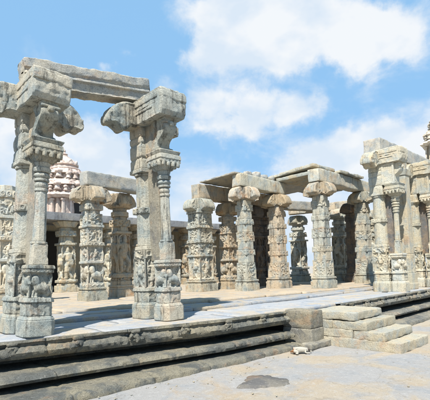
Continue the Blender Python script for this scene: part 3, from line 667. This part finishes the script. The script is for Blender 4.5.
# ------------------------------------------------------------------ temple hall behind on the left
hall = empty('temple_hall', (12, 20, .82), 'low grey stone temple hall with flat eave and figure-carved verandah pillars, behind the left pillars', 'hall')
def hp(name, size, c, mat, res=.3, seed=0, er=.02, chip=.03, amp=.01):
    V, f_ = rbox(size, (0, 0, 0), res=res, er=er, chip=chip, amp=amp, seed=seed, maxn=80)
    return mesh_np(name, V, f_, mat, hall, loc=(c[0]-12, c[1]-20, c[2]-.82), sharp=40)
hp('eave', (19.5, .8, .34), (11.2, 17.6, 4.16), M_HALL, res=.12, seed=3)
hp('roof', (19.2, 7.5, .25), (11.2, 21.6, 4.22), M_HALL, seed=4)
hp('wall', (19., .5, 3.2), (11.2, 19.6, 2.4), M_PALE, seed=5)
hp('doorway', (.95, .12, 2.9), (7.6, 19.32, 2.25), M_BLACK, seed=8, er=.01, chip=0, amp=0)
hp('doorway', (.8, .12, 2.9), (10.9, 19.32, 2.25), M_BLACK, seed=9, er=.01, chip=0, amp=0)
hp('wall', (.5, 3.2, 3.2), (20.4, 19.6, 2.4), M_HALL, seed=6)
for k, px in enumerate((2.4, 5.1, 7.5, 9.78, 11.4, 13.0, 14.6, 16.2, 18.2, 20.0)):
    w = .31; hs = 3.98-.82
    segs = [(0, .3, 'sq', w*1.3, w*1.3, 'plain', 0), (.3, .42, 'cr', w*1.2, w*1.1, 'plain', 0), (.42, .55, 'sq', w*1.25, w*1.25, 'lotus', .03), (.55, 2.1, 'sq', w, w, 'figure', .09), (2.1, 2.2, 'sq', w*1.2, w*1.2, 'plain', 0), (2.2, 2.5, 'oct', w, w*.9, 'plain', 0), (2.5, 2.75, 'sq', w*1.15, w*1.15, 'carve', .05), (2.75, hs-.25, 'oct', w*.85, w*.85, 'plain', 0), (hs-.25, hs, 'cr', w*1.1, w*1.6, 'plain', 0)]
    V, f_ = shaft(segs, 96, .025, 700+k, amp=.012, wear=.03)
    mesh_np('pillar', V, f_, M_PALE if k in (2, 3) else M_WARM, hall, loc=(px-12, 17.8-20, 0), sharp=42)

# ------------------------------------------------------------------ temple towers
def tower(cx_, cy_, zb, s, mat, label, seed):
    root = empty('temple_tower', (cx_, cy_, 0), label, 'tower', rot=R(8)); rnd = random.Random(seed)
    V, f_ = shaft([(0, zb, 'sq', 2.2*s, 2.2*s, 'plain', 0), (zb, zb+.35*s, 'cr', 2.45*s, 2.4*s, 'plain', 0), (zb+.35*s, zb+.6*s, 'cr', 2.1*s, 2.05*s, 'plain', 0), (zb+.6*s, zb+2.3*s, 'cr', 1.95*s, 1.9*s, 'plain', 0)], 96, .12, seed, amp=.04, wear=.0)
    mesh_np('base_storey', V, f_, mat, root, sharp=35)
    z = zb+2.3*s
    V, f_ = shaft([(z, z+.18*s, 'cr', 2.15*s, 2.35*s, 'dent', .06), (z+.18*s, z+.36*s, 'cr', 2.42*s, 2.3*s, 'plain', 0), (z+.36*s, z+.5*s, 'cr', 2.1*s, 1.9*s, 'plain', 0)], 128, .06, seed+1, amp=.05, wear=0)
    mesh_np('cornice', V, f_, mat, root, sharp=35)
    # pilasters and dark niches on the first storey
    for a in range(4):
        Mr = Matrix.Rotation(a*math.pi/2, 4, 'Z')
        for q in (-1.55, -.75, .75, 1.55):
            mb = MB(); V, f_ = rbox((.16*s, .22*s, 1.5*s), (1.93*s, q*s*.85, zb+1.4*s), res=.1, er=.03, chip=.03, seed=seed); mb.add(V, f_, Mr)
            V, f_ = rbox((.26*s, .36*s, .16*s), (1.93*s, q*s*.85, zb+2.15*s), res=.1, er=.03, chip=.03, seed=seed); mb.add(V, f_, Mr)
            mb.build('pilaster', mat, root)
        mb = MB(); V, f_ = rbox((.10*s, .62*s, 1.25*s), (1.93*s, .0, zb+1.3*s), res=.1, er=.01, chip=.0, amp=0, seed=seed); mb.add(V, f_, Mr); mb.build('niche', M_BLACK, root)
        mb = MB(); V, f_ = rbox((.16*s, .9*s, .14*s), (1.95*s, .0, zb+2.02*s), res=.1, er=.03, chip=.0, amp=0, seed=seed); mb.add(V, f_, Mr); mb.build('niche_hood', mat, root)
    z += .5*s
    def barrel(hw, z0, hh, n, nm):
        V, f_ = shaft([(z0, z0+hh*.55, 'oct', hw*.88, hw*.86, 'carve', .12), (z0+hh*.55, z0+hh*.72, 'oct', hw*1.02, hw*.98, 'dent', .05), (z0+hh*.72, z0+hh, 'oct', hw*.92, hw*.84, 'carve', .1)], 128, .06, seed+2, amp=.05, wear=0); mesh_np('tier', V, f_, mat, root, sharp=35)
        for a in range(4):
            for j in range(n):
                q = (j/(n-1)-.5)*2*hw*.86
                if j == n-1: continue
                big = (.30 if j in (0,) or j == n//2 else .2)*rnd.uniform(.85, 1.15); q *= .82; Rr = math.hypot(hw*.9, q); q_ = q
                mb = MB(); P = []; th = np.linspace(0, 2*math.pi, 17)[:-1]
                prof = [(0, .9), (.3, .92), (.34, .7), (.8, .62), (1, .6), (1.05, .85), (1.25, 1.), (1.5, .95), (1.75, .7), (1.9, .35), (2.1, .12), (2.3, .02)]
                for zz, r_ in prof: P.append(np.stack([np.cos(th)*r_*big*s, np.sin(th)*r_*big*s, 0*th+zz*big*1.25*s], -1))
                P = np.array(P); P += .04*fbm(P*4+j+a*5, 2, seed)[..., None]*s
                mb.add(P.reshape(-1, 3), gridF(len(prof), 16, True))
                c_, s_ = math.cos(a*math.pi/2), math.sin(a*math.pi/2)
                o = mb.build('miniature_shrine', mat, root, sharp=50); kk = hw*.93-max(0, abs(q)-hw*.38)*.75; o.location = (c_*kk-s_*q, s_*kk+c_*q, z0+hh*.12)
    barrel(2.2*s, z, 1.15*s, 7, 'tier'); z += 1.15*s
    barrel(1.75*s, z, 1.0*s, 5, 'tier'); z += 1.0*s; s0 = s; s = s*.72
    prof = [(0, 1.75), (.18, 1.85), (.3, 1.8), (.36, 1.5), (.6, 1.45), (.68, 1.62), (.85, 1.6), (1.1, 1.38), (1.4, 1.05), (1.62, .72), (1.78, .62), (1.86, .4)]
    th = np.linspace(0, 2*math.pi, 65)[:-1]; P = []
    for k in range(len(prof)-1):
        for t in (0, .33, .66):
            zz = prof[k][0]+(prof[k+1][0]-prof[k][0])*t; r_ = prof[k][1]+(prof[k+1][1]-prof[k][1])*t
            rb = r_*(1+.035*np.cos(th*16)*(zz > .66)); P.append(np.stack([np.cos(th)*rb*s, np.sin(th)*rb*s, 0*th+z+zz*s], -1))
    P = np.array(P); V = P.reshape(-1, 3); Fc = gridF(len(P), 64, True); Fc.append([(len(P)-1)*64+k for k in range(64)])
    d_ = mesh_np('dome', V, Fc, mat, root, sharp=50)
    for a in range(8):
        V, f_ = ext([(.0, 0), (.34, .05), (.42, .35), (.25, .6), (0, .8), (-.25, .6), (-.42, .35), (-.34, .05)][::-1], .22, 'y', res=.08, seed=a, amp=.02, ch=.04)
        mb = MB(); mb.add(V*s*.9, f_, Matrix.Rotation(a*math.pi/4, 4, 'Z')@Matrix.Translation((1.42*s, 0, z+.62*s))); mb.build('dome_gable', mat, root)
    z += 1.86*s
    V, f_ = shaft([(z, z+.12*s, 'rnd', .45*s, .4*s, 'plain', 0), (z+.12*s, z+.45*s, 'rnd', .18*s, .42*s, 'pot', 0), (z+.45*s, z+.6*s, 'rnd', .2*s, .12*s, 'plain', 0), (z+.6*s, z+.85*s, 'rnd', .1*s, .2*s, 'pot', 0), (z+.85*s, z+1.1*s, 'rnd', .08*s, .02*s, 'plain', 0)], 24, .05, seed, amp=0, wear=0)
    mesh_np('finial', V, f_, mat, root, sharp=60)
tower(15.7, 37.4, 6.0, 1.10, M_TOWER, 'pinkish stucco temple tower with domed top rising behind the grey hall at left', 61)
tower(53.4, 14.7, 12.6, 1.25, M_CREAM, 'cream temple tower cut by the right picture edge, rising above the right lintels', 62)

# ------------------------------------------------------------------ whitewashed wall and trees far behind
w_ = empty('compound_wall', (31, 27, 0), 'low whitewashed compound wall far behind the roofed bay', 'wall')
V, f_ = rbox((6, .4, 2.1), (0, 0, 1.0), res=.3, er=.02, amp=.02, seed=3); mesh_np('wall_body', V, f_, M_WHITE, w_)
V, f_ = rbox((6.1, .6, .14), (0, 0, 2.12), res=.5, er=.03, amp=.02, seed=4); mesh_np('coping', V, f_, M_HALL, w_)
w_.rotation_euler[2] = R(-43); w_.location = (25.5, 25.6, 0)
def tree(x, y, h, cr, seed, label):
    rnd = random.Random(seed); root = empty('tree', (x, y, 0), label, 'tree', 'trees beyond the compound wall')
    mb = MB()
    def limb(p, q, ra, rb):
        p, q = Vector(p), Vector(q); d = (q-p).normalized(); a = d.orthogonal().normalized(); b = d.cross(a); V = []
        for k in range(5):
            t = k/4; c = p.lerp(q, t); r_ = ra+(rb-ra)*t
            for j in range(8): V.append(c+(a*math.cos(j*math.pi/4)+b*math.sin(j*math.pi/4))*r_)
        mb.add([tuple(v_) for v_ in V], gridF(5, 8, True))
    limb((0, 0, -.2), (0.1, .1, h*.45), .05*h*.6, .03*h*.6)
    ends = []
    for k in range(9):
        a = rnd.random()*6.28; e = (math.cos(a)*cr*rnd.uniform(.3, .75), math.sin(a)*cr*rnd.uniform(.3, .75), h*rnd.uniform(.55, .9)); limb((.1, .1, h*rnd.uniform(.3, .44)), e, .02*h*.6, .006*h); ends.append(e)
    mb.build('trunk', M_BARK, root)
    V = []; Fc = []
    clumps = ends+[(rnd.gauss(0, cr*.45), rnd.gauss(0, cr*.45), h*rnd.uniform(.5, 1.0)) for _ in range(16)]
    for c in clumps:
        cs = cr*rnd.uniform(.22, .4)
        for _ in range(260):
            d = Vector((rnd.gauss(0, 1), rnd.gauss(0, 1), rnd.gauss(0, 1))).normalized()*cs*rnd.random()**.4
            p = Vector(c)+Vector((d.x, d.y, d.z*.7)); a = Vector((rnd.gauss(0, 1), rnd.gauss(0, 1), rnd.gauss(0, 1))).normalized(); b = a.orthogonal().normalized(); s = rnd.uniform(.10, .2)
            n = len(V); V += [tuple(p+a*s), tuple(p+b*s*.5), tuple(p-a*s), tuple(p-b*s*.5)]; Fc.append([n, n+1, n+2, n+3])
    mesh_np('crown', V, Fc, M_LEAF, root, sharp=0)
TL = [(27.6, 29.0, 5.0, 1.7, 'bushy green tree beyond the low wall, seen just right of the thick square pillar')]
for i, (x, y, h, c, lb) in enumerate(TL): tree(x, y, h, c, 800+i, lb)

# ------------------------------------------------------------------ sleeping dog by the steps
dog = empty('dog', (6.30, 4.46, 0), 'white dog with brown and black patches lying asleep on the ground by the steps', 'dog')
def skin(name, pts, edges, mat, parent, sub=2):
    me = bpy.data.meshes.new(name); me.from_pydata([p[:3] for p in pts], edges, []); o = bpy.data.objects.new(name, me); COL.objects.link(o); o.parent = parent
    me.materials.append(mat); md = o.modifiers.new('skin', 'SKIN'); md.use_smooth_shade = True
    for i, p in enumerate(pts):
        r_ = p[3]; sv = me.skin_vertices[0].data[i]; sv.radius = (r_, r_*(p[4] if len(p) > 4 else 1)); sv.use_root = (i == 0)
    s = o.modifiers.new('sub', 'SUBSURF'); s.levels = s.render_levels = sub
    return o
M_FUR, n_ = nt('patched fur')
def fur():
    N = n_.nodes.new; L = n_.links.new; out = N('ShaderNodeOutputMaterial'); b = N('ShaderNodeBsdfPrincipled'); L(b.outputs[0], out.inputs[0]); b.inputs['Roughness'].default_value = .85
    tc = N('ShaderNodeTexCoord'); prev = None; col = (.33, .31, .26, 1)
    for c, r_, cl in (((-.20, .02, .04), .12, (.26, .12, .05, 1)), ((.21, -.03, .075), .045, (.04, .03, .025, 1)), ((.04, .05, .12), .05, (.3, .15, .07, 1))):
        d = N('ShaderNodeVectorMath'); d.operation = 'DISTANCE'; L(tc.outputs['Object'], d.inputs[0]); d.inputs[1].default_value = c
        no = N('ShaderNodeTexNoise'); no.inputs['Scale'].default_value = 25; L(tc.outputs['Object'], no.inputs[0])
        ad = N('ShaderNodeMath'); ad.operation = 'MULTIPLY_ADD'; L(no.outputs[0], ad.inputs[0]); ad.inputs[1].default_value = .06; L(d.outputs['Value'], ad.inputs[2])
        mr = N('ShaderNodeMapRange'); mr.inputs['From Min'].default_value = r_+.04; mr.inputs['From Max'].default_value = r_+.02; L(ad.outputs[0], mr.inputs[0])
        mx = N('ShaderNodeMix'); mx.data_type = 'RGBA'; L(mr.outputs[0], mx.inputs[0]); mx.inputs[7].default_value = cl
        if prev is None: mx.inputs[6].default_value = col
        else: L(prev, mx.inputs[6])
        prev = mx.outputs[2]
    L(prev, b.inputs['Base Color'])
fur()
pts = [(-.10, 0, .085, .085), (.02, 0, .09, .08), (.10, 0, .095, .08), (.155, -.015, .09, .05), (.20, -.025, .065, .048), (.245, -.035, .045, .03), (.29, -.04, .032, .022),   # spine, neck, head, muzzle 0-6
       (-.19, .01, .075, .075), (-.24, .03, .04, .02), (-.25, .08, .022, .012), (-.20, .13, .018, .009), (-.14, .15, .016, .006),   # rump, tail 7-11
       (-.17, -.07, .07, .05), (-.08, -.12, .04, .03), (-.16, -.14, .022, .018), (-.09, -.17, .018, .016),   # near hind leg folded 12-15
       (.12, -.065, .06, .034), (.10, -.10, .025, .02), (.18, -.12, .018, .016), (.22, -.125, .016, .017),    # near foreleg 16-19
       (.13, .06, .05, .034), (.17, .085, .02, .02), (.25, .07, .017, .016)]   # far foreleg
ed = [(0, 1), (1, 2), (2, 3), (3, 4), (4, 5), (5, 6), (0, 7), (7, 8), (8, 9), (9, 10), (10, 11), (7, 12), (12, 13), (13, 14), (14, 15), (2, 16), (16, 17), (17, 18), (18, 19), (2, 20), (20, 21), (21, 22)]
skin('body', pts, ed, M_FUR, dog)
for s in (-1, 1):
    V = [(0, 0, 0), (.035, 0, .004), (.018, s*.01, .008), (-.012, s*.05, -.035), (.012, s*.052, -.04), (0.0, s*.06, -.055)]
    mesh_np('ear', V, [[0, 1, 4, 3], [3, 4, 5], [0, 3, 2], [1, 2, 4]], M_DOGK if s < 0 else M_DOGB, dog, sharp=0, loc=(.185, -.025+s*.035, .10)).modifiers.new('s', 'SOLIDIFY').thickness = .008
V, f_ = rbox((.018, .022, .016), (.312, -.042, .036), res=.006, er=.007, chip=0, amp=0); mesh_np('nose', V, f_, M_DOGK, dog)
for s in (-1, 1):
    V, f_ = rbox((.012, .008, .01), (.236, -.034+s*.026, .07), res=.004, er=.004, chip=0, amp=0); mesh_np('eye', V, f_, M_DOGK, dog)
dog.rotation_euler[2] = R(-42); dog.scale = (.72, .72, .72)

# small loose stones on the ground by the plinth foot
rnd = random.Random(4)
mb = MB()
for i in range(260):
    x = rnd.uniform(1.2, 9.5); y = gnd(x)-abs(rnd.gauss(0, .35 if i % 3 else 1.3))-.03
    if 7.25 < x < 8.75 and y > 2.95: y = 2.9-rnd.random()*.3
    s = rnd.choice((.006, .008, .01, .012, .02))
    V, f_ = rbox((s*1.4, s, s*.7), (0, 0, 0), res=s*.6, er=s*.35, chip=s*.2, amp=s*.1, seed=i, maxn=3); mb.add(V, f_, Matrix.Translation((x, y, -.015+s*.2))@Matrix.Rotation(rnd.random()*6, 4, 'Z'))
tag(mb.build('gravel', M_STEP, sharp=0), 'small loose gravel scattered on the ground along the plinth foot', 'gravel', kind='stuff')

# ------------------------------------------------------------------ world: sky with clouds, sun
SUN_EL = R(55); AZ = YAW+math.pi-R(-4)      # direction to the sun: behind the camera, a little to its left side
AZ = math.pi+R(29)
sd = np.array([math.cos(AZ)*math.cos(SUN_EL), math.sin(AZ)*math.cos(SUN_EL), math.sin(SUN_EL)])
sl = bpy.data.lights.new('sun', 'SUN'); sl.energy = 4.8; sl.angle = R(.6); sl.color = (1, .95, .87)
so = bpy.data.objects.new('sun', sl); COL.objects.link(so); so.rotation_euler = Vector(sd).to_track_quat('Z', 'Y').to_euler(); so.location = (0, 0, 30)
w = bpy.data.worlds.new('World'); scn.world = w; w.use_nodes = True; n = w.node_tree; n.nodes.clear(); N = n.nodes.new; L = n.links.new
out = N('ShaderNodeOutputWorld'); bg = N('ShaderNodeBackground'); L(bg.outputs[0], out.inputs[0]); bg.inputs[1].default_value = .068
sky = N('ShaderNodeTexSky'); sky.sky_type = 'NISHITA'; sky.sun_disc = False; sky.sun_elevation = SUN_EL; sky.sun_rotation = (math.pi/2-AZ) % (2*math.pi)
sky.air_density = 1.0; sky.dust_density = .6; sky.ozone_density = 1.6
tc = N('ShaderNodeTexCoord'); dirv = N('ShaderNodeVectorMath'); dirv.operation = 'NORMALIZE'; L(tc.outputs['Generated'], dirv.inputs[0])
def pixdir(px, py):
    d = v+rr*(px-CX)/F-uu*(py-CY)/F; return d/np.linalg.norm(d)
def math_(op, a, b=None, c=None):
    q = N('ShaderNodeMath'); q.operation = op
    for k, s in enumerate((a, b, c)):
        if s is None: continue
        if isinstance(s, (int, float)): q.inputs[k].default_value = s
        else: L(s, q.inputs[k])
    return q.outputs[0]
# warp the look-up direction with noise so cloud banks get ragged edges
nz = N('ShaderNodeTexNoise'); nz.inputs['Scale'].default_value = 5; nz.inputs['Detail'].default_value = 6; nz.inputs['Roughness'].default_value = .6; L(dirv.outputs[0], nz.inputs[0])
ws = N('ShaderNodeVectorMath'); ws.operation = 'MULTIPLY_ADD'; L(nz.outputs['Color'], ws.inputs[0]); ws.inputs[1].default_value = (.22, .22, .16); L(dirv.outputs[0], ws.inputs[2])
wc = N('ShaderNodeVectorMath'); wc.operation = 'SUBTRACT'; L(ws.outputs[0], wc.inputs[0]); wc.inputs[1].default_value = (.11, .11, .08)
BL = [((215, 5), .09, .8), ((250, 10), .11, 1.0), ((290, 20), .12, 1.0), ((330, 15), .12, 1.0), ((365, 30), .10, 1.0), ((395, 20), .09, .9), ((430, 12), .10, .7), ((425, 45), .06, .4), ((215, 38), .08, .9), ((225, 65), .08, .9), ((260, 50), .09, .9), ((305, 50), .09, .9), ((350, 58), .07, .8), ((195, 72), .05, .7), ((180, 12), .07, .6),
      ((205, 108), .07, .8), ((235, 112), .085, 1.0), ((265, 115), .09, 1.0), ((295, 108), .07, .9), ((320, 100), .05, .6), ((240, 132), .05, .6),
      ((300, 172), .08, .8), ((330, 160), .08, .9), ((362, 150), .08, 1.0), ((395, 140), .08, 1.0), ((430, 132), .10, 1.0), ((400, 165), .12, .9),
      ((70, 130), .08, .9), ((100, 150), .09, 1.0), ((120, 165), .08, .9), ((120, 70), .035, .7), ((178, 60), .035, .6), ((165, 85), .04, .5), ((10, 170), .14, .9), ((3, 125), .07, .8), ((200, 200), .14, .6), ((330, 225), .2, .7), ((120, 215), .16, .8)]
acc = None
for (p, r_, a) in BL:
    d = N('ShaderNodeVectorMath'); d.operation = 'DISTANCE'; L(wc.outputs[0], d.inputs[0]); d.inputs[1].default_value = tuple(pixdir(*p))
    m = N('ShaderNodeMapRange'); m.interpolation_type = 'SMOOTHSTEP'; m.inputs['From Min'].default_value = r_*1.15; m.inputs['From Max'].default_value = 0; m.inputs['To Max'].default_value = a; L(d.outputs['Value'], m.inputs[0])
    acc = m.outputs[0] if acc is None else math_('ADD', acc, m.outputs[0])
n2 = N('ShaderNodeTexNoise'); n2.inputs['Scale'].default_value = 6.5; n2.inputs['Detail'].default_value = 10; n2.inputs['Roughness'].default_value = .62; n2.inputs['Distortion'].default_value = .3
mpn = N('ShaderNodeMapping'); mpn.inputs['Scale'].default_value = (1, 1, 1.6); L(dirv.outputs[0], mpn.inputs[0]); L(mpn.outputs[0], n2.inputs[0])
# everywhere else on the dome a thin broken cover, so the sky looks right from other views too
cov = math_('ADD', math_('MULTIPLY', acc, 1.0), math_('MULTIPLY', math_('SUBTRACT', n2.outputs['Fac'], .5), 2.0))
sz = N('ShaderNodeSeparateXYZ'); L(dirv.outputs[0], sz.inputs[0]); hz_ = N('ShaderNodeMapRange'); hz_.inputs['From Min'].default_value = .45; hz_.inputs['From Max'].default_value = .0; hz_.inputs['To Max'].default_value = .85; L(sz.outputs[2], hz_.inputs[0]); cov = math_('ADD', cov, hz_.outputs[0])
mk = N('ShaderNodeMapRange'); mk.interpolation_type = 'SMOOTHSTEP'; mk.inputs['From Min'].default_value = .20; mk.inputs['From Max'].default_value = 1.2; mk.inputs['To Max'].default_value = .95; L(cov, mk.inputs[0])
mx = N('ShaderNodeMix'); mx.data_type = 'RGBA'; L(mk.outputs[0], mx.inputs[0])
sm = N('ShaderNodeMix'); sm.data_type = 'RGBA'; sm.inputs[0].default_value = .8; L(sky.outputs[0], sm.inputs[6]); sm.inputs[7].default_value = (2.75, 5.3, 8.3, 1); L(sm.outputs[2], mx.inputs[6]); 
n3 = N('ShaderNodeTexNoise'); n3.inputs['Scale'].default_value = 9; n3.inputs['Detail'].default_value = 8; L(mpn.outputs[0], n3.inputs[0])
cc = N('ShaderNodeMix'); cc.data_type = 'RGBA'; m3 = N('ShaderNodeMapRange'); m3.inputs['From Min'].default_value = .38; m3.inputs['From Max'].default_value = .58; L(n3.outputs['Fac'], m3.inputs[0]); L(m3.outputs[0], cc.inputs[0])
cc.inputs[6].default_value = (6.0, 6.8, 7.7, 1); cc.inputs[7].default_value = (7.6, 7.8, 8.0, 1); L(cc.outputs[2], mx.inputs[7])
L(mx.outputs[2], bg.inputs[0])

scn.view_settings.view_transform = 'Standard'; scn.view_settings.look = 'None'; scn.view_settings.exposure = 0.85; scn.view_settings.gamma = 1
scn.view_settings.use_curve_mapping = False
scn.render.engine = 'CYCLES'
